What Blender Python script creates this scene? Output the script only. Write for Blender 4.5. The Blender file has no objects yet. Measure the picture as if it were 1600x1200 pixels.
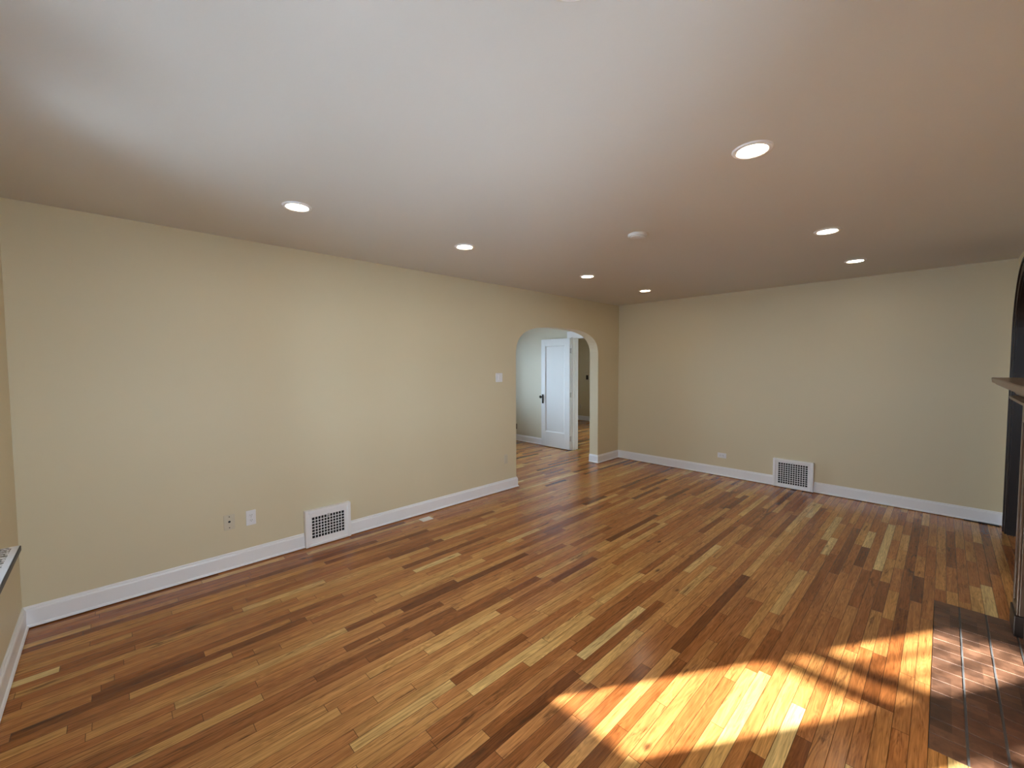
import bpy, bmesh, math, random
from mathutils import Vector, Matrix
random.seed(7)
scene = bpy.context.scene
COL = scene.collection

# ------------------------------------------------------------------ camera
# room frame: x from the left wall (x = 0), y from the far wall (y = 0, room at y < 0), z from the floor
F_PX, YAW, PITCH, ROLL = 651.9, -0.80296, -0.045907, -0.004189
CAM = Vector((3.8758, -6.2773, 1.6053))
fw = Vector((math.sin(YAW)*math.cos(PITCH), math.cos(YAW)*math.cos(PITCH), math.sin(PITCH)))
rt = Vector((math.cos(YAW), -math.sin(YAW), 0)); up = rt.cross(fw)
rt, up = rt*math.cos(ROLL) + up*math.sin(ROLL), up*math.cos(ROLL) - rt*math.sin(ROLL)
cd = bpy.data.cameras.new('camera'); cam = bpy.data.objects.new('camera', cd); COL.objects.link(cam)
cd.sensor_fit = 'HORIZONTAL'; cd.sensor_width = 36.0; cd.lens = F_PX/1600*36.0
cd.clip_start = 0.02; cd.clip_end = 200
m = Matrix((rt, up, -fw)).transposed().to_4x4(); m.translation = CAM; cam.matrix_world = m
scene.camera = cam

# ------------------------------------------------------------------ world, sun, exposure
SKY, SUN, LAMP = 18.5, 42.0, 47.0
world = bpy.data.worlds.new('sky'); scene.world = world; world.use_nodes = True
bg = world.node_tree.nodes['Background']
bg.inputs[0].default_value = (0.61, 0.78, 1.0, 1); bg.inputs[1].default_value = SKY
SUN_DIR = Vector((0.535, 0.845, -0.42)).normalized()
sl = bpy.data.lights.new('sun', 'SUN'); sl.energy = SUN; sl.angle = math.radians(0.9); sl.color = (1.0, 0.96, 0.92)
so = bpy.data.objects.new('sun', sl); COL.objects.link(so)
so.rotation_euler = SUN_DIR.to_track_quat('-Z', 'Y').to_euler(); so.location = (0, -12, 6)
def portal(name, loc, look, w, h):
    l = bpy.data.lights.new(name, 'AREA'); l.shape = 'RECTANGLE'; l.size = w; l.size_y = h
    l.cycles.is_portal = True
    o = bpy.data.objects.new(name, l); COL.objects.link(o); o.location = loc
    o.rotation_euler = Vector(look).to_track_quat('-Z', 'Z').to_euler()
vs = scene.view_settings
vs.view_transform = 'Standard'; vs.look = 'None'; vs.gamma = 1.0; vs.use_curve_mapping = False
vs.exposure = 0.30
scene.cycles.use_denoising = True
scene.cycles.max_bounces = 14; scene.cycles.diffuse_bounces = 8; scene.cycles.glossy_bounces = 4
scene.cycles.transparent_max_bounces = 12
scene.cycles.sample_clamp_indirect = 8.0
scene.cycles.caustics_reflective = False; scene.cycles.caustics_refractive = False

# ------------------------------------------------------------------ materials
class NT:
    def __init__(s, name):
        s.m = bpy.data.materials.new(name); s.m.use_nodes = True
        s.t = s.m.node_tree; s.b = s.t.nodes['Principled BSDF']
        s.geo = None
    def n(s, typ, **kw):
        nd = s.t.nodes.new(typ)
        for k, v in kw.items(): setattr(nd, k, v)
        return nd
    def lk(s, a, b): s.t.links.new(a, b)
    def put(s, sock, v):
        if hasattr(v, 'is_output'): s.lk(v, sock)
        else: sock.default_value = v
    def math(s, op, a, b=None, c=None, clamp=False):
        nd = s.n('ShaderNodeMath', operation=op, use_clamp=clamp)
        s.put(nd.inputs[0], a)
        if b is not None: s.put(nd.inputs[1], b)
        if c is not None: s.put(nd.inputs[2], c)
        return nd.outputs[0]
    def vec(s, x, y, z):
        nd = s.n('ShaderNodeCombineXYZ'); s.put(nd.inputs[0], x); s.put(nd.inputs[1], y); s.put(nd.inputs[2], z)
        return nd.outputs[0]
    def obj(s):
        c = s.n('ShaderNodeTexCoord'); return c.outputs['Object']
    def sep(s, v):
        nd = s.n('ShaderNodeSeparateXYZ'); s.lk(v, nd.inputs[0]); return nd.outputs
    def noise(s, v, scale=5, detail=2, rough=0.5, dist=0.0):
        nd = s.n('ShaderNodeTexNoise'); s.lk(v, nd.inputs['Vector'])
        nd.inputs['Scale'].default_value = scale; nd.inputs['Detail'].default_value = detail
        nd.inputs['Roughness'].default_value = rough; nd.inputs['Distortion'].default_value = dist
        return nd.outputs['Fac']
    def white(s, v, dim='3D'):
        nd = s.n('ShaderNodeTexWhiteNoise', noise_dimensions=dim)
        s.put(nd.inputs['W' if dim == '1D' else 'Vector'], v); return nd.outputs
    def ramp(s, f, stops, interp='LINEAR'):
        nd = s.n('ShaderNodeValToRGB'); s.put(nd.inputs[0], f); cr = nd.color_ramp; cr.interpolation = interp
        while len(cr.elements) < len(stops): cr.elements.new(0.5)
        for e, (p, c) in zip(cr.elements, stops):
            e.position = p; e.color = (*c, 1) if len(c) == 3 else c
        return nd.outputs[0]
    def mix(s, f, a, b, mode='MIX'):
        nd = s.n('ShaderNodeMix', data_type='RGBA', blend_type=mode)
        s.put(nd.inputs[0], f); s.put(nd.inputs[6], a if hasattr(a, 'is_output') else (*a, 1))
        s.put(nd.inputs[7], b if hasattr(b, 'is_output') else (*b, 1)); return nd.outputs[2]
    def maprange(s, v, a, b, c, d):
        nd = s.n('ShaderNodeMapRange'); s.put(nd.inputs[0], v)
        for i, k in enumerate((a, b, c, d)): nd.inputs[i+1].default_value = k
        return nd.outputs[0]
    def bump(s, h, strength=0.2, dist=0.01, normal=None):
        nd = s.n('ShaderNodeBump'); s.lk(h, nd.inputs['Height']); nd.inputs['Strength'].default_value = strength
        nd.inputs['Distance'].default_value = dist
        if normal is not None: s.lk(normal, nd.inputs['Normal'])
        return nd.outputs[0]
    def set(s, **kw):
        names = dict(color='Base Color', rough='Roughness', metal='Metallic', normal='Normal', spec='Specular IOR Level',
                     coat='Coat Weight', coat_rough='Coat Roughness', ecol='Emission Color', estr='Emission Strength')
        for k, v in kw.items():
            if isinstance(v, tuple) and len(v) == 3: v = (*v, 1)
            s.put(s.b.inputs[names[k]], v)
        return s.m

def paint(name, col, rough=0.6, bump=0.05, scale=90, var=0.03):
    t = NT(name); o = t.obj()
    f = t.noise(o, 1.3, 3); c2 = tuple(max(0, x*(1-var*2)) for x in col)
    h = t.noise(o, scale, 3, 0.6)
    return t.set(color=t.mix(f, col, c2), rough=rough, normal=t.bump(h, bump, 0.004))
def plain(name, col, rough=0.5, metal=0.0):
    t = NT(name); f = t.noise(t.obj(), 30, 2)
    return t.set(color=t.mix(f, col, tuple(x*0.93 for x in col)), rough=rough, metal=metal)

def wood_floor():
    t = NT('oak strip floor'); o = t.obj(); x, y, z = t.sep(o)
    W = 0.057
    u = t.math('DIVIDE', x, W); colm = t.math('FLOOR', u); fu = t.math('FRACT', u)
    r = t.white(colm, '1D')[0]; r2 = t.white(t.math('ADD', colm, 37.7), '1D')[0]
    ln = t.math('MULTIPLY_ADD', r, 0.95, 0.42)
    v = t.math('ADD', t.math('DIVIDE', y, ln), t.math('MULTIPLY', r2, 9.0))
    row = t.math('FLOOR', v); fv = t.math('FRACT', v)
    wn = t.white(t.vec(colm, row, 0.0), '3D'); idv = wn[0]; idc = t.sep(wn[1])
    base = t.ramp(idv, [(0.0, (0.16, 0.056, 0.015)), (0.08, (0.29, 0.110, 0.030)), (0.30, (0.42, 0.172, 0.052)),
                        (0.65, (0.51, 0.225, 0.073)), (0.86, (0.59, 0.290, 0.104)), (0.95, (0.67, 0.38, 0.155)), (1.0, (0.76, 0.53, 0.28))])
    # grain, stretched along the board
    gv = t.vec(t.math('ADD', t.math('MULTIPLY', x, 1.0), t.math('MULTIPLY', idc[0], 31.0)),
               t.math('ADD', t.math('MULTIPLY', y, 0.045), t.math('MULTIPLY', idc[1], 17.0)), t.math('MULTIPLY', idc[2], 9.0))
    g1 = t.noise(gv, 150, 5, 0.65); g2 = t.noise(gv, 34, 3, 0.6, 0.6)
    # cathedral figure
    cv = t.vec(t.math('ADD', x, t.math('MULTIPLY', idc[2], 13.0)), t.math('ADD', t.math('MULTIPLY', y, 0.11), t.math('MULTIPLY', idc[0], 23.0)), 0.0)
    fig = t.noise(cv, 16, 2, 0.5, 0.4)
    rings = t.math('SINE', t.math('MULTIPLY', fig, 85.0)); rings = t.maprange(rings, -1, 1, 0.80, 1.08)
    c = t.mix(1.0, base, t.ramp(g1, [(0.28, (0.40, 0.35, 0.30)), (0.44, (0.98, 0.97, 0.95)), (0.75, (1.28, 1.28, 1.26))]), 'MULTIPLY')
    c = t.mix(1.0, c, t.ramp(g2, [(0.25, (0.70, 0.64, 0.58)), (0.75, (1.20, 1.20, 1.20))]), 'MULTIPLY')
    rg = t.n('ShaderNodeCombineColor'); [t.lk(rings, rg.inputs[i]) for i in range(3)]
    c = t.mix(0.75, c, t.mix(1.0, c, rg.outputs[0], 'MULTIPLY'))
    c = t.mix(1.0, c, t.ramp(idc[0], [(0.0, (1.03, 0.93, 0.95)), (0.5, (1.0, 1.0, 1.0)), (1.0, (0.98, 1.06, 0.92))]), 'MULTIPLY')
    kv = t.n('ShaderNodeTexVoronoi'); t.lk(t.vec(t.math('MULTIPLY', x, 4.2), t.math('MULTIPLY', y, 2.1), 0.0), kv.inputs['Vector']); kv.inputs['Scale'].default_value = 1.0
    wobk = t.math('ADD', kv.outputs['Distance'], t.math('MULTIPLY', g2, 0.10))
    kn = t.math('MULTIPLY', t.maprange(wobk, 0.085, 0.13, 1, 0), t.math('GREATER_THAN', t.sep(kv.outputs['Color'])[0], 0.55))
    # dark mineral streaks and knots on some boards
    st = t.noise(cv, 22, 4, 0.7, 1.2)
    stf = t.math('MULTIPLY', t.maprange(st, 0.56, 0.68, 0, 1), t.math('GREATER_THAN', idc[1], 0.55))
    c = t.mix(t.math('MULTIPLY', stf, 0.72), c, (0.060, 0.022, 0.008))
    c = t.mix(t.math('MULTIPLY', kn, 0.8), c, (0.05, 0.018, 0.008))
    # seams
    eu = t.math('MULTIPLY', t.math('MINIMUM', fu, t.math('SUBTRACT', 1.0, fu)), W)
    ev = t.math('MULTIPLY', t.math('MINIMUM', fv, t.math('SUBTRACT', 1.0, fv)), ln)
    sd = t.math('MINIMUM', eu, ev)
    seam = t.maprange(sd, 0.0004, 0.0020, 1, 0)
    c = t.mix(t.math('MULTIPLY', seam, 0.82), c, (0.035, 0.014, 0.006))
    h = t.math('ADD', t.math('MULTIPLY', seam, -1.0), t.math('MULTIPLY', g1, 0.10))
    h = t.math('ADD', h, t.math('MULTIPLY', idv, 0.25))
    wob = t.noise(o, 3.5, 2)
    nrm = t.bump(h, 0.25, 0.0012, t.bump(wob, 0.06, 0.02))
    return t.set(color=c, rough=t.maprange(g2, 0.2, 0.8, 0.15, 0.26), normal=nrm, spec=0.40)

def dark_wood(name, a=(0.030, 0.015, 0.009), b=(0.012, 0.006, 0.004), rough=0.42):
    t = NT(name); o = t.obj(); x, y, z = t.sep(o)
    v = t.vec(t.math('MULTIPLY', x, 1.0), t.math('MULTIPLY', y, 1.0), t.math('MULTIPLY', z, 0.06))
    g = t.noise(v, 60, 5, 0.65, 0.4)
    return t.set(color=t.mix(g, a, b), rough=rough, normal=t.bump(g, 0.15, 0.002), spec=0.5)

def quarry_tile():
    t = NT('quarry tile'); o = t.obj(); x, y, z = t.sep(o)
    cell = t.vec(t.math('FLOOR', t.math('DIVIDE', t.math('SUBTRACT', x, 3.876), 0.1153)),
                 t.math('FLOOR', t.math('DIVIDE', t.math('SUBTRACT', y, -3.87), 0.1121)), 0.0)
    w = t.white(cell)[0]
    c = t.ramp(w, [(0, (0.105, 0.053, 0.033)), (0.5, (0.165, 0.080, 0.047)), (1, (0.225, 0.115, 0.068))])
    n = t.noise(o, 22, 4, 0.65); c = t.mix(1.0, c, t.ramp(n, [(0.3, (0.62, 0.6, 0.6)), (0.7, (1.2, 1.2, 1.2))]), 'MULTIPLY')
    return t.set(color=c, rough=t.maprange(n, 0.3, 0.7, 0.30, 0.5), normal=t.bump(n, 0.2, 0.003))

def granite():
    t = NT('speckled granite'); o = t.obj()
    v = t.n('ShaderNodeTexVoronoi'); t.lk(o, v.inputs['Vector']); v.inputs['Scale'].default_value = 140
    n = t.noise(o, 45, 4, 0.7)
    c = t.ramp(t.sep(v.outputs['Color'])[0], [(0.0, (0.05, 0.05, 0.052)), (0.18, (0.30, 0.30, 0.31)), (0.38, (0.62, 0.62, 0.63)), (0.7, (0.82, 0.82, 0.82))], 'CONSTANT')
    c = t.mix(t.maprange(n, 0.52, 0.60, 0, 0.85), c, (0.035, 0.035, 0.04))
    return t.set(color=c, rough=0.12)

def glass():
    t = NT('window glass'); tr = t.n('ShaderNodeBsdfTransparent'); gl = t.n('ShaderNodeBsdfGlossy')
    gl.inputs['Roughness'].default_value = 0.02; tr.inputs[0].default_value = (0.96, 0.98, 0.97, 1)
    fr = t.n('ShaderNodeFresnel'); fr.inputs[0].default_value = 1.45
    mx = t.n('ShaderNodeMixShader'); t.lk(fr.outputs[0], mx.inputs[0]); t.lk(tr.outputs[0], mx.inputs[1]); t.lk(gl.outputs[0], mx.inputs[2])
    out = t.t.nodes['Material Output']; t.lk(mx.outputs[0], out.inputs[0]); return t.m

def lamp_mat():
    t = NT('lit led lens'); return t.set(color=(0.9, 0.9, 0.88), ecol=(1.0, 0.83, 0.61), estr=LAMP)

def grass():
    t = NT('outdoor ground'); n = t.noise(t.obj(), 1.2, 4)
    return t.set(color=t.mix(n, (0.44, 0.45, 0.46), (0.38, 0.39, 0.40)), rough=0.9)

M = dict(
    wall=paint('cream wall paint', (0.67, 0.590, 0.410), 0.55, 0.06, 120, 0.015),
    hall=paint('pale hall wall paint', (0.66, 0.62, 0.49), 0.55, 0.06, 120, 0.015),
    ceil=paint('ceiling paint', (0.65, 0.635, 0.605), 0.75, 0.08, 60, 0.015),
    white=paint('white trim paint', (0.84, 0.84, 0.86), 0.35, 0.02, 40, 0.01),
    door=paint('white door paint', (0.74, 0.75, 0.75), 0.4, 0.02, 40, 0.01),
    floor=wood_floor(), dark=dark_wood('dark stained wood'),
    mantel=dark_wood('brown stained mantel wood', (0.15, 0.085, 0.048), (0.07, 0.038, 0.022), 0.3),
    tile=quarry_tile(), grout=paint('grey grout', (0.15, 0.15, 0.155), 0.7, 0.2, 80, 0.2),
    granite=granite(), glass=glass(), lamp=lamp_mat(), grass=grass(),
    polished=plain('polished stone painted highlight', (0.80, 0.81, 0.83), 0.10), shaded_stone=plain('stone edge painted as shade', (0.045, 0.042, 0.038), 0.5),  # sill edge tones: pale stands for the reflection, dark for the shade
    black=plain('black void', (0.008, 0.008, 0.009), 0.6), bronze=plain('dark bronze', (0.03, 0.022, 0.015), 0.35, 0.8),
    plastic=plain('white plastic', (0.80, 0.80, 0.82), 0.35), almond=plain('almond plastic', (0.62, 0.56, 0.44), 0.4),
    card=plain('off white card', (0.78, 0.74, 0.66), 0.6), brick=paint('sooty firebrick', (0.06, 0.045, 0.04), 0.9, 0.3, 40, 0.3),
    steel=plain('painted hinge metal', (0.5, 0.5, 0.5), 0.35, 0.6), vent=paint('white vent enamel', (0.85, 0.85, 0.86), 0.35, 0.02, 50, 0.01),
)

# ------------------------------------------------------------------ mesh helpers
def box(bm, a, b):
    (x0, y0, z0), (x1, y1, z1) = a, b
    x0, x1 = sorted((x0, x1)); y0, y1 = sorted((y0, y1)); z0, z1 = sorted((z0, z1))
    v = [bm.verts.new(p) for p in ((x0,y0,z0),(x1,y0,z0),(x1,y1,z0),(x0,y1,z0),(x0,y0,z1),(x1,y0,z1),(x1,y1,z1),(x0,y1,z1))]
    fs = []
    for q in ((0,3,2,1),(4,5,6,7),(0,1,5,4),(1,2,6,5),(2,3,7,6),(3,0,4,7)): fs.append(bm.faces.new([v[i] for i in q]))
    return fs
def extrude_poly(bm, pts, d):
    """closed loop of 3D points swept by vector d"""
    d = Vector(d); a = [bm.verts.new(Vector(p)) for p in pts]; b = [bm.verts.new(Vector(p)+d) for p in pts]; n = len(pts)
    bm.faces.new(a); bm.faces.new(b[::-1])
    for i in range(n): bm.faces.new((a[i], b[i], b[(i+1) % n], a[(i+1) % n]))
def strip_solid(bm, inner, outer, d):
    """solid between two open polylines of equal length, swept by d"""
    d = Vector(d); n = len(inner)
    A = [bm.verts.new(Vector(p)) for p in inner]; B = [bm.verts.new(Vector(p)) for p in outer]
    C = [bm.verts.new(Vector(p)+d) for p in inner]; D = [bm.verts.new(Vector(p)+d) for p in outer]
    for i in range(n-1):
        bm.faces.new((A[i], A[i+1], B[i+1], B[i])); bm.faces.new((C[i], D[i], D[i+1], C[i+1]))
        bm.faces.new((A[i], C[i], C[i+1], A[i+1])); bm.faces.new((B[i], B[i+1], D[i+1], D[i]))
    for i in (0, n-1): bm.faces.new((A[i], B[i], D[i], C[i]))
def lathe(bm, prof, c, axis='z', seg=40):
    rings = []
    for r, h in prof:
        ring = []
        for k in range(seg):
            a = 2*math.pi*k/seg; p, q = r*math.cos(a), r*math.sin(a)
            o = {'z': (p, q, h), 'y': (p, h, q), 'x': (h, p, q)}[axis]
            ring.append(bm.verts.new(Vector(c)+Vector(o)))
        rings.append(ring)
    for i in range(len(rings)-1):
        for k in range(seg): bm.faces.new((rings[i][k], rings[i][(k+1) % seg], rings[i+1][(k+1) % seg], rings[i+1][k]))
    bm.faces.new(rings[0]); bm.faces.new(rings[-1])
def tube(bm, pts, r, seg=10):
    pts = [Vector(p) for p in pts]; rings = []
    for i, p in enumerate(pts):
        t = (pts[min(i+1, len(pts)-1)] - pts[max(i-1, 0)]).normalized()
        a = t.cross(Vector((0, 0, 1)));  a = a.normalized() if a.length > 1e-4 else Vector((1, 0, 0)); b = t.cross(a)
        rings.append([bm.verts.new(p + r*(math.cos(2*math.pi*k/seg)*a + math.sin(2*math.pi*k/seg)*b)) for k in range(seg)])
    for i in range(len(rings)-1):
        for k in range(seg): bm.faces.new((rings[i][k], rings[i][(k+1) % seg], rings[i+1][(k+1) % seg], rings[i+1][k]))
    bm.faces.new(rings[0]); bm.faces.new(rings[-1])
def obj(name, bm, mat, parent=None, bevel=0.0, smooth=False):
    bmesh.ops.recalc_face_normals(bm, faces=bm.faces)
    me = bpy.data.meshes.new(name)
    if parent is not None:                       # parts are kept in the space of their thing
        w = Matrix.Identity(4); p = parent
        chain = []
        while p: chain.append(p); p = p.parent
        for p in reversed(chain): w = w @ p.matrix_basis
        bm.transform(w.inverted())
    bm.to_mesh(me); bm.free(); me.materials.append(M[mat] if isinstance(mat, str) else mat)
    o = bpy.data.objects.new(name, me); COL.objects.link(o); o.parent = parent
    if smooth:
        for p in me.polygons: p.use_smooth = True
        md = o.modifiers.new('edges', 'EDGE_SPLIT'); md.split_angle = math.radians(35)
    if bevel:
        md = o.modifiers.new('bevel', 'BEVEL'); md.width = bevel; md.segments = 2; md.limit_method = 'ANGLE'; md.angle_limit = math.radians(40)
    return o
def tag(o, label=None, cat=None, group=None, kind=None):
    if label: o['label'] = label
    if cat: o['category'] = cat
    if group: o['group'] = group
    if kind: o['kind'] = kind
    return o
def thing(name, label, cat, loc, group=None, kind=None):
    o = bpy.data.objects.new(name, None); COL.objects.link(o); o.location = loc; o.empty_display_size = 0.05
    return tag(o, label, cat, group, kind)
def struct(name, bm, mat, label, cat, bevel=0.0):
    return tag(obj(name, bm, mat, None, bevel), label, cat, None, 'structure')
def B(*boxes):
    bm = bmesh.new()
    for a, b in boxes: box(bm, a, b)
    return bm
def dup(root, loc, label, name=None):
    r = root.copy(); COL.objects.link(r); r.location = loc; r['label'] = label
    for ch in list(root.children):
        c = ch.copy(); COL.objects.link(c); c.parent = r
        for g in list(ch.children):
            d = g.copy(); COL.objects.link(d); d.parent = c
    return r

H = 2.6; XR = 4.337; YN = -6.71; T = 0.16
HX0, HY0, HYW = -3.3, -4.2, -0.08       # hall: left wall, near wall, far wall plane
BX0, BX1, BY1 = -3.8, 0.4, 3.5           # room beyond the hall doorway

# ------------------------------------------------------------------ floor, ceiling, ground
HEARTH = (3.876, XR, -3.87, -2.30)
hx0, hx1, hy0, hy1 = HEARTH
fl = B(((BX0-T, -6.91, -0.06), (hx0, BY1+T, 0)), ((hx0, -6.91, -0.06), (XR+T, hy0, 0)), ((hx0, hy1, -0.06), (XR+T, BY1+T, 0)),
       ((hx1, hy0, -0.06), (XR+T, hy1, 0)))
struct('floor', fl, 'floor', 'glossy orange brown oak strip floor of narrow boards', 'floor')
struct('ceiling', B(((BX0-T, -6.91, H), (XR+T, BY1+T, H+0.1))), 'ceil', 'plain off white ceiling with two rows of downlights', 'ceiling')
struct('ground', B(((-30, -40, -0.9), (30, 30, -0.8))), 'grass', 'pale open ground outside the windows', 'ground')

struct('added_eave', B(((-4.0, -8.0, 2.62), (4.8, -6.92, 2.74))), 'ceil', 'added roof eave outside that keeps high sun off the windows', 'eave')  # unseen eave, put in to block the sun above the upper patch

# ------------------------------------------------------------------ walls
AY0, AY1, ASP, ATOP = -2.463, -0.605, 1.70, 2.135
def arch_pts(y0, y1, zs, zt, n=3.0, k=28):
    c, w, h = (y0+y1)/2, (y1-y0)/2, zt-zs; out = []
    for i in range(k+1):
        a = math.pi*(1-i/k); ca, sa = math.cos(a), math.sin(a)
        out.append((c + w*math.copysign(abs(ca)**(2/n), ca), zs + h*abs(sa)**(2/n)))
    return out
def wall_with_arch(pts, ya, yb, x):
    bm = B(((x, ya, 0), (x+T, pts[0][0], H)), ((x, pts[-1][0], 0), (x+T, yb, H)))
    strip_solid(bm, [(x, y, z) for y, z in pts], [(x, y, H) for y, z in pts], (T, 0, 0)); return bm
bm = wall_with_arch(arch_pts(AY0, AY1, ASP, ATOP), -6.91, 0.0, -T)
struct('wall_left', bm, 'wall', 'long cream wall on the left with an arched opening', 'wall')
struct('wall_far', B(((-T, 0, 0), (XR+T, T, H))), 'wall', 'plain cream end wall with the floor vent', 'wall')
# right wall with arched door opening
DC, DR, DSP = -0.82, 0.53, 1.86
def round_arch(r, k=24): return [(DC + r*math.cos(math.pi*i/k), DSP + r*math.sin(math.pi*i/k)) for i in range(k+1)]
RW = (-6.00, -4.95, 0.87, 2.16)         # added daylight window between the fireplace and the near corner, out of frame
FB = (-3.45, -2.72, 0.78)               # firebox opening
bm = wall_with_arch(round_arch(DR)[::-1], FB[1], 0.0, XR)
box(bm, (XR, RW[1], 0), (XR+T, FB[0], H)); box(bm, (XR, FB[0], FB[2]), (XR+T, FB[1], H))
box(bm, (XR, -6.91, 0), (XR+T, RW[0], H)); box(bm, (XR, RW[0], 0), (XR+T, RW[1], RW[2])); box(bm, (XR, RW[0], RW[3]), (XR+T, RW[1], H))
struct('wall_right', bm, 'wall', 'cream wall on the right behind the fireplace', 'wall')
# near wall with three windows, the third unseen and added for more daylight
SUNX = 0.633*0.09
PANES = [(1.39-SUNX, 1.846-SUNX), (2.18-SUNX, 2.636-SUNX), (2.97-SUNX, 3.426-SUNX)]
WZ0, WZ1 = 0.87, 2.44
wins = [(a-0.085, b+0.085) for a, b in PANES]
bx = []; px = 0.0
for a, b in wins:
    bx.append(((px, -6.91, 0), (a, YN, H))); bx.append(((a, -6.91, 0), (b, YN, WZ0))); bx.append(((a, -6.91, WZ1), (b, YN, H))); px = b
bx.append(((px, -6.91, 0), (XR, YN, H)))
struct('wall_near', B(*bx), 'wall', 'cream wall at the left edge holding the windows', 'wall')
# hall
DX0, DX1, DZ = -0.93, -0.20, 2.105
struct('wall_hall_far', B(((HX0-T, HYW, 0), (DX0-0.0, HYW+T, H)), ((DX1, HYW, 0), (-T, HYW+T, H)), ((DX0, HYW, DZ), (DX1, HYW+T, H))), 'hall',
       'pale hall wall seen through the arch behind the white door', 'wall')
HW = (-2.5, -0.65, 0.70, 2.2)
struct('wall_hall_left', B(((HX0-T, HY0, 0), (HX0, HW[0], H)), ((HX0-T, HW[1], 0), (HX0, HYW, H)), ((HX0-T, HW[0], 0), (HX0, HW[1], HW[2])), ((HX0-T, HW[0], HW[3]), (HX0, HW[1], H))), 'hall',
       'hall wall with the hall window, out of sight past the arch', 'wall')
struct('wall_hall_near', B(((HX0-T, HY0-T, 0), (-T, HY0, H))), 'hall', 'hall wall on the near side, hidden by the cream wall', 'wall')
# room beyond
BW = (0.8, 2.6, 0.8, 2.2)
struct('wall_beyond_far', B(((BX0-T, BY1, 0), (BX1+T, BY1+T, H))), 'wall', 'dim cream wall of the room beyond the hall doorway', 'wall')
struct('wall_beyond_left', B(((BX0-T, HYW+T, 0), (BX0, BW[0], H)), ((BX0-T, BW[1], 0), (BX0, BY1, H)), ((BX0-T, BW[0], 0), (BX0, BW[1], BW[2])), ((BX0-T, BW[0], BW[3]), (BX0, BW[1], H))), 'wall',
       'left wall of the room beyond the hall doorway', 'wall')
struct('wall_beyond_right', B(((BX1, T, 0), (BX1+T, BY1, H))), 'wall', 'right wall of the room beyond the hall doorway', 'wall')
struct('wall_beyond_near', B(((BX0-T, HYW+0.01, 0), (HX0-T, HYW+T, H))), 'wall', 'near wall of the room beyond the hall doorway', 'wall')

# ------------------------------------------------------------------ baseboards
G = 0.007
PROF = [(0, G), (0.026, G), (0.026, 0.010), (0.021, 0.019), (0.016, 0.022), (0.016, 0.108), (0.013, 0.116), (0.008, 0.120), (0.008, 0.127), (0.004, 0.133), (0, 0.133)]
def run(bm, p, q, nrm, m0=0.0, m1=0.0):
    """moulding from p to q standing off the wall along nrm; m0/m1: mitre at each end (1 inner, -1 outer)"""
    p, q, nrm = Vector((*p, 0)), Vector((*q, 0)), Vector((*nrm, 0)); t = (q-p).normalized()
    a = [bm.verts.new(p + nrm*d + t*d*m0 + Vector((0, 0, z))) for d, z in PROF]
    b = [bm.verts.new(q + nrm*d - t*d*m1 + Vector((0, 0, z))) for d, z in PROF]
    n = len(PROF); bm.faces.new(a); bm.faces.new(b[::-1])
    for i in range(n): bm.faces.new((a[i], b[i], b[(i+1) % n], a[(i+1) % n]))
LV = (-5.092, -4.690); FV = (2.350, 2.790)
bm = bmesh.new()
run(bm, (0, YN), (0, LV[0]), (1, 0), 1, 0); run(bm, (0, LV[1]), (0, AY0), (1, 0), 0, -1); run(bm, (0, AY0), (-T, AY0), (0, 1), -1, 0)
run(bm, (-T, AY1), (0, AY1), (0, -1), 0, -1); run(bm, (0, AY1), (0, 0), (1, 0), -1, 1)
struct('baseboard_left', bm, 'white', 'white baseboard along the long left wall', 'baseboard')
bm = bmesh.new(); run(bm, (0, 0), (FV[0], 0), (0, -1), 1, 0); run(bm, (FV[1], 0), (XR, 0), (0, -1), 0, 1)
struct('baseboard_far', bm, 'white', 'white baseboard along the far end wall', 'baseboard')
bm = bmesh.new(); run(bm, (XR, 0), (XR, DC+0.62), (-1, 0), 1, 0); run(bm, (XR, DC-0.62), (XR, hy1+0.06), (-1, 0), 0, 0); run(bm, (XR, hy0-0.06), (XR, YN), (-1, 0), 0, 1)
struct('baseboard_right', bm, 'white', 'short white baseboard in the far right corner', 'baseboard')
bm = bmesh.new(); run(bm, (XR, YN), (0, YN), (0, 1), 1, 1)
struct('baseboard_near', bm, 'white', 'white baseboard below the window sill at the left edge', 'baseboard')
bm = bmesh.new(); run(bm, (HX0, HYW), (DX0-0.10, HYW), (0, -1), 1, 0)
struct('baseboard_hall_far', bm, 'white', 'white baseboard on the hall wall behind the open door', 'baseboard')
bm = bmesh.new(); run(bm, (BX0, BY1), (BX1, BY1), (0, -1), 1, 1)
struct('baseboard_beyond_far', bm, 'white', 'white baseboard in the dim room beyond', 'baseboard')

# ------------------------------------------------------------------ hall doorway trim and open white door
bm = B(((DX0-0.11, HYW-0.018, 0.003), (DX0, HYW, DZ+0.11)), ((DX1, HYW-0.018, 0.003), (-T-0.001, HYW, DZ+0.11)), ((DX0, HYW-0.018, DZ), (DX1, HYW, DZ+0.11)),
       ((DX0-0.03, HYW-0.026, DZ+0.11), (-T-0.001, HYW, DZ+0.14)),
       ((DX0, HYW, 0.003), (DX0+0.018, HYW+T, DZ)), ((DX1-0.018, HYW, 0.003), (DX1, HYW+T, DZ)), ((DX0+0.018, HYW, DZ-0.018), (DX1-0.018, HYW+T, DZ)),
       ((DX0+0.018, HYW+0.05, 0.003), (DX0+0.030, HYW+0.09, DZ-0.018)))
struct('trim_1', bm, 'white', 'white casing around the hall doorway', 'door casing', 0.003)
dx0, dx1, dyf, dyb = -1.64, -0.935, -0.150, -0.112
sx0, sx1, sz0, sz1 = dx0+0.105, dx1-0.125, 0.30, 1.965
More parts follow.
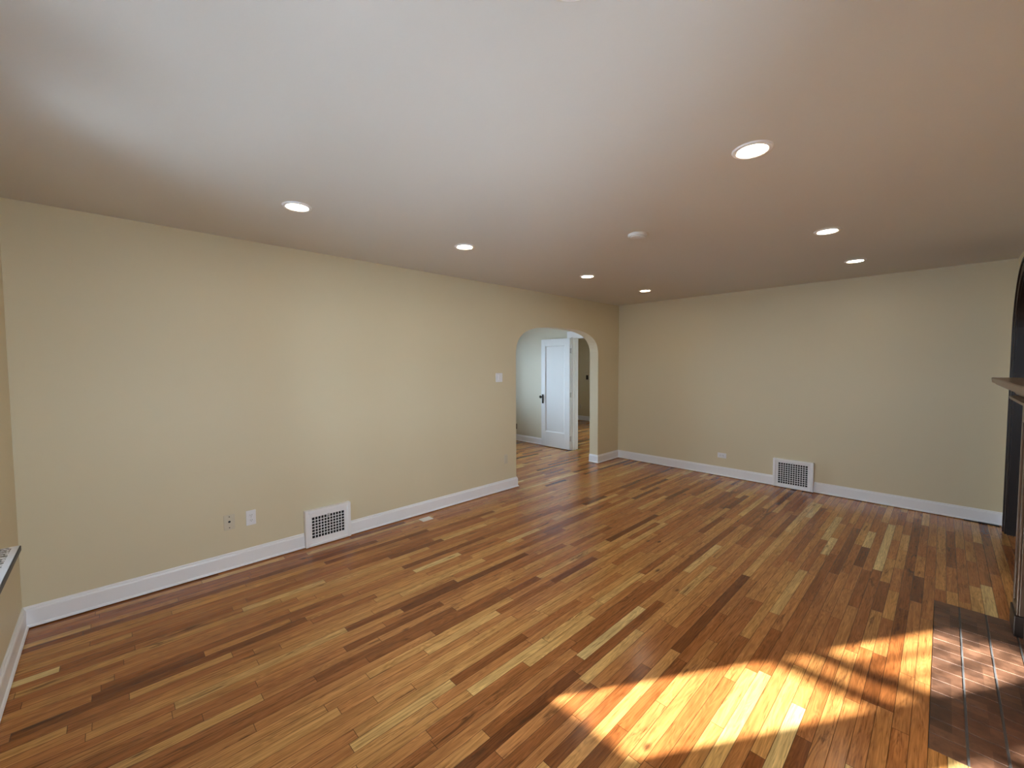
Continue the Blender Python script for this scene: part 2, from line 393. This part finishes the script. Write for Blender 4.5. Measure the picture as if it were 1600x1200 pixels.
bm = B(((dx0, dyf, 0.012), (sx0, dyb, 2.095)), ((sx1, dyf, 0.012), (dx1, dyb, 2.095)), ((sx0, dyf, 0.012), (sx1, dyb, sz0)), ((sx0, dyf, sz1), (sx1, dyb, 2.095)))
dr = struct('door_1', bm, 'door', 'white one panel door standing open in the hall', 'door', 0.002)
bm = B(((sx0, dyf+0.012, sz0), (sx1, dyb-0.012, sz1)))
obj('panel', bm, 'door', dr)
bm = bmesh.new()
for a, b in (((sx0, sz0), (sx1, sz0)), ((sx0, sz1), (sx1, sz1))):
    s = 1 if a[1] == sz0 else -1
    extrude_poly(bm, [(sx0, dyf+0.002, a[1]), (sx0, dyf+0.012, a[1]), (sx0, dyf+0.012, a[1]+s*0.018)], (sx1-sx0, 0, 0))
for xx, s in ((sx0, 1), (sx1, -1)):
    extrude_poly(bm, [(xx, dyf+0.002, sz0), (xx, dyf+0.012, sz0), (xx+s*0.018, dyf+0.012, sz0)], (0, 0, sz1-sz0))
obj('panel_moulding', bm, 'door', dr)
hp = obj('door_handle', B(((-1.655+0.035, dyf-0.006, 0.845), (-1.655+0.080, dyf, 1.022))), 'bronze', dr, 0.002)
hp['label'] = 'dark bronze escutcheon plate'
bm = bmesh.new(); lathe(bm, [(0.008, 0), (0.008, -0.030), (0.020, -0.034), (0.027, -0.045), (0.026, -0.056), (0.016, -0.064)], (-1.612, dyf-0.006, 0.975), 'y', 24)
obj('knob', bm, 'bronze', hp, smooth=True)
for z in (0.22, 1.04, 1.86):
    bm = B(((dx1, dyf+0.004, z-0.045), (dx1+0.003, dyb-0.002, z+0.045))); tube(bm, [(dx1+0.004, dyb+0.004, z-0.05), (dx1+0.004, dyb+0.004, z+0.05)], 0.005)
    obj('hinge', bm, 'steel', dr)

# ------------------------------------------------------------------ arched dark door at the right edge
inn = [(DC+DR, 0.003)] + round_arch(DR) + [(DC-DR, 0.003)]; out = [(DC+0.62, 0.003)] + round_arch(0.62) + [(DC-0.62, 0.003)]
bm = bmesh.new(); strip_solid(bm, [(XR-0.024, y, z) for y, z in inn], [(XR-0.024, y, z) for y, z in out], (0.024, 0, 0))
out2 = [(DC+0.62, 0.003)] + round_arch(0.62) + [(DC-0.62, 0.003)]; in2 = [(DC+0.60, 0.003)] + round_arch(0.60) + [(DC-0.60, 0.003)]
strip_solid(bm, [(XR-0.034, y, z) for y, z in in2], [(XR-0.034, y, z) for y, z in out2], (0.010, 0, 0))
in3 = [(DC+DR-0.02, 0.003)] + round_arch(DR-0.02) + [(DC-DR+0.02, 0.003)]
strip_solid(bm, [(XR-0.010, y, z) for y, z in in3], [(XR-0.010, y, z) for y, z in inn], (T, 0, 0))
struct('trim_2', bm, 'dark', 'dark wooden arched casing above and beside the mantel', 'door casing')
bm = bmesh.new(); extrude_poly(bm, [(XR+0.05, y, z) for y, z in [(DC+DR-0.023, 0.01)] + round_arch(DR-0.023) + [(DC-DR+0.023, 0.01)]], (0.045, 0, 0))
bmesh.ops.triangulate(bm, faces=[f for f in bm.faces if len(f.verts) > 4])
for i in range(1, 7):       # raised battens of a plank door
    y = DC-DR + i*2*DR/7; zt = DSP + math.sqrt(DR*DR-(y-DC)**2) - 0.05
    box(bm, (XR+0.046, y-0.006, 0.02), (XR+0.052, y+0.006, zt))
d2 = struct('door_2', bm, 'dark', 'dark arched wooden door at the right edge beyond the fireplace', 'door')
bm = bmesh.new(); lathe(bm, [(0.030, 0.0), (0.030, -0.006), (0.009, -0.010), (0.009, -0.035), (0.026, -0.045), (0.026, -0.060), (0.015, -0.068)], (XR+0.05, DC-DR+0.09, 1.0), 'x', 24)
obj('door_knob', bm, 'bronze', d2, smooth=True)

# ------------------------------------------------------------------ windows
def window(name, x0, x1, pane, label):
    zc = WZ0
    root = thing(name, label, 'window', ((x0+x1)/2, -6.80, WZ0), None, 'structure')
    bm = B(((x0-0.07, YN, WZ0-0.02), (x0, YN+0.02, WZ1+0.08)), ((x1, YN, WZ0-0.02), (x1+0.07, YN+0.02, WZ1+0.08)), ((x0, YN, WZ1), (x1, YN+0.02, WZ1+0.08)),
           ((x0, -6.89, WZ0), (x0+0.03, YN, WZ1)), ((x1-0.03, -6.89, WZ0), (x1, YN, WZ1)), ((x0+0.03, -6.89, WZ1-0.03), (x1-0.03, YN, WZ1)), ((x0+0.03, -6.89, WZ0), (x1-0.03, YN, WZ0+0.03)))
    obj('window_frame', bm, 'white', root)
    p0, p1 = pane; a, b = x0+0.03, x1-0.03
    s1 = obj('lower_sash', B(((a, -6.815, 0.90), (p0, -6.785, 1.56)), ((p1, -6.815, 0.90), (b, -6.785, 1.56)), ((p0, -6.815, 0.90), (p1, -6.785, 0.99)), ((p0, -6.815, 1.503), (p1, -6.785, 1.56))), 'white', root)
    obj('pane', B(((p0, -6.802, 0.99), (p1, -6.798, 1.503))), 'glass', s1)
    bx = [((a, -6.815, 1.56), (p0, -6.785, 2.41)), ((p1, -6.815, 1.56), (b, -6.785, 2.41)), ((p0, -6.815, 1.60), (p1, -6.785, 1.669)), ((p0, -6.815, 2.35), (p1, -6.785, 2.41))]
    for k in (1, 2):
        xm = p0 + (p1-p0)*k/3; bx.append(((xm-0.010, -6.81, 1.669), (xm+0.010, -6.79, 2.35)))
    s2 = obj('upper_sash', B(*bx), 'white', root)
    obj('pane', B(((p0, -6.802, 1.56), (p1, -6.798, 1.60)), ((p0, -6.802, 1.669), (p1, -6.798, 2.35))), 'glass', s2)
    portal('daylight_portal', ((x0+x1)/2, -6.90, (WZ0+WZ1)/2), (0, 1, 0), x1-x0, WZ1-WZ0)
for i, ((x0, x1), pn) in enumerate(zip(wins, PANES)):
    window('window_%d' % (i+1), x0, x1, pn, ['window nearest the left wall, behind the viewer', 'middle window behind the viewer', 'added window nearest the fireplace, behind the viewer'][i])
def side_window(name, x, w, label, sg=1):
    y0, y1, z0, z1 = w
    if sg < 0: x += 0.14
    root = thing(name, label, 'window', (x-0.08, (y0+y1)/2, z0), None, 'structure')
    zm = (z0+z1)/2
    obj('window_frame', B(((x-0.12, y0, z0), (x-0.02, y0+0.06, z1)), ((x-0.12, y1-0.06, z0), (x-0.02, y1, z1)), ((x-0.12, y0+0.06, z0), (x-0.02, y1-0.06, z0+0.06)),
        ((x-0.12, y0+0.06, z1-0.06), (x-0.02, y1-0.06, z1)), ((x-0.11, y0+0.06, zm-0.03), (x-0.04, y1-0.06, zm+0.03))), 'white', root)
    obj('pane', B(((x-0.082, y0+0.06, z0+0.06), (x-0.078, y1-0.06, zm-0.03)), ((x-0.082, y0+0.06, zm+0.03), (x-0.078, y1-0.06, z1-0.06))), 'glass', root)
    portal('daylight_portal', (x-0.15 if sg > 0 else x+0.01, (y0+y1)/2, zm), (sg, 0, 0), y1-y0, z1-z0)
side_window('window_4', HX0, HW, 'window lighting the hall past the arch')
side_window('window_5', BX0, BW, 'added window lighting the room beyond the hall doorway')  # unseen window put in to give the room beyond some light
side_window('window_6', XR, RW, 'added window in the right wall beside the viewer, for more daylight', -1)  # unseen window, added to throw daylight onto the left wall
# granite sill; highlight and shade of its edge painted as pale and dark strips
SX0, SX1 = 1.176, 3.66
sl_ = thing('window_sill', 'speckled grey granite window sill jutting out at the left edge', 'window sill', ((SX0+SX1)/2, YN, 0.83))
obj('granite_slab', B(((SX0+0.006, YN, 0.830), (SX1-0.006, -6.595, 0.850))), 'granite', sl_)
obj('polished_edge_glint', B(((SX0, -6.595, 0.832), (SX1, -6.575, 0.850)), ((SX0, YN, 0.832), (SX0+0.006, -6.595, 0.850)), ((SX1-0.006, YN, 0.832), (SX1, -6.595, 0.850))), 'polished', sl_)['label'] = 'polished edge, highlight painted pale'
obj('front_edge_shade', B(((SX0-0.0, -6.575, 0.829), (SX1, -6.571, 0.848)), ((SX0+0.002, -6.690, 0.826), (SX1-0.002, -6.573, 0.8299))), 'shaded_stone', sl_)['label'] = 'rough front edge, shade painted dark'

# ------------------------------------------------------------------ fireplace and hearth
h = thing('tile_hearth', 'reddish brown square tile hearth set flush in the floor at right', 'hearth', (3.876, -3.085, 0))
obj('grout_bed', B(((hx0, hy0, -0.05), (hx1, hy1, -0.003))), 'grout', h)
bm = bmesh.new(); nx, ny = 4, 14
for i in range(nx):
    for j in range(ny):
        g = 0.0045; xa, ya = hx0 + i*(hx1-hx0)/nx, hy0 + j*(hy1-hy0)/ny
        box(bm, (xa+(g if i else 0.002), ya+g*0.7, -0.01), (xa+(hx1-hx0)/nx-g, ya+(hy1-hy0)/ny-g*0.7, 0.0+random.uniform(-0.0005, 0.001)))
obj('tiles', bm, 'tile', h, 0.0015)

FX = 4.222                       # face of the surround
fp = thing('fireplace', 'dark brown wooden fireplace surround with mantel at the right edge', 'fireplace', (XR, -3.085, 0))
for y0, y1 in ((-2.50, -2.31), (-3.86, -3.67)):
    bm = B(((FX, y0, 0.124), (XR, y1, 1.36)), ((FX-0.010, y0, 0.124), (FX, y0+0.045, 1.36)), ((FX-0.010, y1-0.045, 0.124), (FX, y1, 1.36)),
           ((FX-0.010, y0+0.045, 0.124), (FX, y1-0.045, 0.17)), ((FX-0.010, y0+0.045, 1.25), (FX, y1-0.045, 1.36)))
    pl = obj('pilaster', bm, 'mantel', fp, 0.003)
    obj('plinth_block', B(((4.204, y0-0.01, 0.0015), (XR, y1+0.01, 0.124))), 'dark', pl, 0.004)
obj('frieze', B(((FX, -3.67, 1.08), (XR, -2.50, 1.36)), ((FX-0.008, -3.60, 1.13), (FX, -2.57, 1.31))), 'mantel', fp, 0.003)
# mantel: bed mould, cove, and shelf, built as one moulded profile returned round both ends
def mantel_part(name, prof, mat):
    bm = bmesh.new(); rings = []
    for d, z in prof:      # d: overhang beyond the pilaster face
        a, b, c = FX-d, -2.31+d*0.85, -3.86-d*0.85
        rings.append([bm.verts.new(p) for p in ((XR, b, z), (a, b, z), (a, c, z), (XR, c, z))])
    for r0, r1 in zip(rings, rings[1:]):
        for k in range(3): bm.faces.new((r0[k], r0[k+1], r1[k+1], r1[k]))
        bm.faces.new((r0[3], r0[0], r1[0], r1[3]))
    bm.faces.new(rings[0]); bm.faces.new(rings[-1]); return obj(name, bm, mat, fp)
mantel_part('bed_moulding', [(0.006, 1.355), (0.030, 1.362), (0.040, 1.376), (0.060, 1.384), (0.062, 1.400), (0.020, 1.404)], 'mantel')
mantel_part('mantel_shelf', [(0.020, 1.404), (0.034, 1.412), (0.044, 1.428), (0.066, 1.440), (0.078, 1.456), (0.112, 1.466), (0.118, 1.476), (0.130, 1.482), (0.134, 1.508), (0.130, 1.512), (0.0, 1.512)], 'mantel')
obj('tile_surround', B(((FX+0.02, -3.67, 0.0015), (XR, -3.45, 1.08)), ((FX+0.02, -2.72, 0.0015), (XR, -2.50, 1.08)), ((FX+0.02, -3.45, 0.78), (XR, -2.72, 1.08))), 'tile', fp, 0.002)
bm = bmesh.new()      # splayed brick firebox running back through the wall
strip_solid(bm, [(XR, FB[0], 0.004), (XR+0.42, FB[0]+0.14, 0.004), (XR+0.42, FB[1]-0.14, 0.004), (XR, FB[1], 0.004)],
            [(XR, FB[0]-0.06, 0.004), (XR+0.48, FB[0]+0.10, 0.004), (XR+0.48, FB[1]-0.10, 0.004), (XR, FB[1]+0.06, 0.004)], (0, 0, 0.79))
box(bm, (XR+0.002, FB[0]-0.03, -0.05), (XR+0.45, FB[1]+0.03, 0.004)); box(bm, (XR+0.165, FB[0]-0.03, 0.78), (XR+0.45, FB[1]+0.03, 0.84))
obj('firebox', bm, 'brick', fp)

# ------------------------------------------------------------------ floor level vents
def vent(name, label, along, c0, c1, z1, hole, nc, nr, sgn, dep=0.05):
    """along 'y' on the left wall or 'x' on the far wall; hole = (a0, a1, za, zb) extents of the perforated field"""
    if along == 'y': P = lambda a, d, z: (d, a, z); loc = (0, (c0+c1)/2, 0)
    else: P = lambda a, d, z: (a, -d, z); loc = ((c0+c1)/2, 0, 0)
    t = thing(name, label, 'vent', loc)
    a0, a1, za, zb = hole; fz = 0.006
    fb = 0.030
    bm = B((P(c0, 0, fz), P(c0+fb, dep, z1)), (P(c1-fb, 0, fz), P(c1, dep, z1)), (P(c0+fb, 0, fz), P(c1-fb, dep, fz+0.022)), (P(c0+fb, 0, z1-fb), P(c1-fb, dep, z1)))
    obj('frame', bm, 'vent', t, 0.005)
    g0, g1, gz0, gz1 = c0+fb, c1-fb, fz+0.022, z1-fb
    d0, d1 = dep-0.015, dep-0.012
    bm = B((P(g0, d0, gz0), P(a0, d1, gz1)), (P(a1, d0, gz0), P(g1, d1, gz1)), (P(a0, d0, gz0), P(a1, d1, za)), (P(a0, d0, zb), P(a1, d1, gz1)))
    pw, ph = (a1-a0)/nc, (zb-za)/nr; bw = 0.22
    for i in range(1, nc): box(bm, P(a0+i*pw-pw*bw/2, d0, za), P(a0+i*pw+pw*bw/2, d1, zb))
    for j in range(1, nr): box(bm, P(a0, d0+0.0004, za+j*ph-ph*bw/2), P(a1, d1-0.0004, za+j*ph+ph*bw/2))
    obj('grille', bm, 'vent', t)
    bk = obj('duct_back', B((P(g0, 0.002, gz0), P(g1, 0.006, gz1))), 'black', t); bk['label'] = 'black duct opening behind the grille'
    am = (a0+a1)/2
    obj('lever', B((P(am-0.009, d1, zb-0.014), P(am+0.009, d1+0.006, zb+0.006)), (P(am-0.004, d1+0.006, zb-0.004), P(am+0.004, d1+0.016, zb+0.004))), 'steel', t)
    return t
vent('floor_vent', 'white grid vent low on the long left wall beside the outlets', 'y', LV[0], LV[1], 0.330, (-5.034, -4.750, 0.076, 0.263), 11, 7, 1)
vent('floor_vent', 'white grid vent low on the far end wall', 'x', FV[0], FV[1], 0.372, (2.410, 2.728, 0.056, 0.322), 12, 10, 1)

# ------------------------------------------------------------------ outlets, plates, switch
def onwall(wall):
    return {'left': lambda a, d, z: (d, a, z), 'far': lambda a, d, z: (a, -d, z), 'hall': lambda a, d, z: (a, HYW-d, z), 'beyond': lambda a, d, z: (a, BY1-d, z)}[wall]
def plate(name, label, cat, wall, ac, zc, w, hh, mat, kind):
    P = onwall(wall); t = thing(name, label, cat, P(ac, 0, zc))
    obj('cover_plate', B((P(ac-w/2, 0.0, zc-hh/2), P(ac+w/2, 0.006, zc+hh/2))), mat, t, 0.003)
    ax = 'x' if wall == 'left' else 'y'; sg = 1 if wall == 'left' else -1; c = lambda a, z: P(ac+a, 0.006, zc+z)
    def cyl(nm, a, z, r, l, m_, par=t):
        bm = bmesh.new(); lathe(bm, [(r, 0), (r, sg*l)], c(a, z), ax, 20); return obj(nm, bm, m_, par)
    if kind == 'duplex' or kind == 'duplex_side':
        for s in (-1, 1):
            a, z = (0, s*0.020) if kind == 'duplex' else (s*0.020, 0)
            bm = bmesh.new(); lathe(bm, [(0.0165, 0), (0.0165, sg*0.0015), (0.015, sg*0.0025)], c(a, z), ax, 24)
            r = obj('receptacle', bm, mat, t)
            e0, e1 = 0.0085, 0.0093
            if kind == 'duplex': slots = [((-0.0065, 0.003), (0.0012, 0.004)), ((0.0065, 0.003), (0.0012, 0.0045)), ((0.0, -0.007), (0.0022, 0.0022))]
            else: slots = [((0.003, -0.0065), (0.004, 0.0012)), ((0.003, 0.0065), (0.0045, 0.0012)), ((-0.007, 0.0), (0.0022, 0.0022))]
            bm = bmesh.new()
            for (sa, sz), (ha, hz) in slots: box(bm, P(ac+a+sa-ha, e0, zc+z+sz-hz), P(ac+a+sa+ha, e1, zc+z+sz+hz))
            obj('slots', bm, 'black', r)
        cyl('screw', 0, 0, 0.003, 0.001, 'steel')
    elif kind == 'jack':
        j = cyl('socket_hole', 0.0, 0.004, 0.0085, 0.0012, 'black'); j['label'] = 'black round socket'
        for z in (0.043, -0.043): cyl('screw', 0, z, 0.004, 0.001, 'bronze')
    elif kind == 'rocker':
        obj('rocker', B((P(ac-0.017, 0.006, zc-0.033), P(ac+0.017, 0.011, zc+0.033))), mat, t, 0.002)
    elif kind == 'toggle':
        obj('toggle', B((P(ac-0.005, 0.006, zc-0.004), P(ac+0.005, 0.020, zc+0.010))), mat, t, 0.002)
    elif kind == 'blank':
        obj('raised_face', B((P(ac-w*0.30, 0.006, zc-hh*0.38), P(ac+w*0.30, 0.016, zc+hh*0.38))), mat, t, 0.003)
    return t
plate('cable_plate', 'beige wall plate with one black socket left of the outlet', 'wall plate', 'left', -5.637, 0.377, 0.074, 0.120, 'almond', 'jack')
plate('wall_outlet', 'white duplex outlet on the left wall beside the beige plate', 'outlet', 'left', -5.489, 0.376, 0.070, 0.120, 'plastic', 'duplex')
plate('light_switch', 'white light switch plate left of the arched opening', 'light switch', 'left', -2.762, 1.447, 0.112, 0.112, 'plastic', 'rocker')
plate('wall_plate', 'cream raised plate low beside the arched opening', 'wall plate', 'left', -2.652, 0.400, 0.062, 0.120, 'almond', 'blank')
plate('wall_outlet', 'white outlet set sideways on the far end wall', 'outlet', 'far', 1.700, 0.296, 0.118, 0.072, 'plastic', 'duplex_side')
plate('wall_outlet', 'dark brown outlet on the hall wall at the arch edge', 'outlet', 'hall', -2.43, 0.30, 0.070, 0.115, 'bronze', 'duplex')
plate('wall_outlet', 'small pale outlet on the dim wall beyond the hall doorway', 'outlet', 'beyond', -3.40, 0.40, 0.070, 0.115, 'almond', 'duplex')
plate('light_switch', 'small dark switch plate on the dim wall beyond the hall doorway', 'light switch', 'beyond', -3.17, 1.24, 0.075, 0.125, 'bronze', 'toggle')

# ------------------------------------------------------------------ things on the floor
bm = B(((0.122, -4.012, 0.0), (0.212, -3.888, 0.004)))
tag(obj('floor_card', bm, 'card', None, 0.001), 'small off white rectangular card lying on the floor by the left baseboard', 'card')
bm = bmesh.new(); tube(bm, [(4.06, -0.040, 0.005), (4.12, -0.046, 0.005), (4.17, -0.055, 0.005), (4.22, -0.052, 0.005), (4.27, -0.060, 0.005), (4.30, -0.075, 0.005)], 0.005)
tube(bm, [(4.16, -0.036, 0.006), (4.21, -0.042, 0.006), (4.26, -0.040, 0.006), (4.295, -0.046, 0.006)], 0.005)
tag(obj('cable', bm, 'black', None, 0, True), 'short black cable along the baseboard in the far right corner', 'cable')

# ------------------------------------------------------------------ ceiling lights and detector
def downlight(loc, label):
    t = thing('ceiling_light', label, 'ceiling light', (0, 0, 0), 'recessed downlights')
    bm = bmesh.new(); rp = [(0.062, 0.0), (0.062, -0.006), (0.068, -0.009), (0.082, -0.006), (0.086, 0.0)]
    seg = 48; rings = [[bm.verts.new((r*math.cos(2*math.pi*k/seg), r*math.sin(2*math.pi*k/seg), z)) for k in range(seg)] for r, z in rp]
    for i in range(len(rp)):
        a, b = rings[i], rings[(i+1) % len(rp)]
        for k in range(seg): bm.faces.new((a[k], a[(k+1) % seg], b[(k+1) % seg], b[k]))
    obj('trim_ring', bm, 'white', t, smooth=True)
    bm = bmesh.new(); lathe(bm, [(0.061, -0.001), (0.061, -0.004)], (0, 0, 0), 'z', 48); obj('lens', bm, 'lamp', t)['label'] = 'glowing white lens'
    t.location = loc; return t
LY = [-5.395, -4.09, -2.36, -1.035]
names = ['nearest', 'second nearest', 'third nearest', 'farthest']
l0 = None
for row, xs in (('left', (1.035, 1.045, 1.05, 1.04)), ('right', (3.195, 3.225, 3.235, 3.245))):
    for k, (x, y) in enumerate(zip(xs, LY)):
        lab = '%s lit round downlight of the %s ceiling row' % (names[k], row)
        if l0 is None: l0 = downlight((x, y, H), lab)
        else: dup(l0, (x, y, H), lab)
t = thing('smoke_detector', 'unlit round white disc on the ceiling between the downlight rows', 'smoke detector', (2.212, -3.325, H))
bm = bmesh.new(); lathe(bm, [(0.072, 0.0), (0.072, -0.012), (0.066, -0.020)], (2.212, -3.325, H), 'z', 48); obj('base', bm, 'ceil', t, smooth=True)
bm = bmesh.new(); lathe(bm, [(0.058, -0.020), (0.056, -0.026), (0.045, -0.030)], (2.212, -3.325, H), 'z', 48); obj('cover', bm, 'ceil', t, smooth=True)
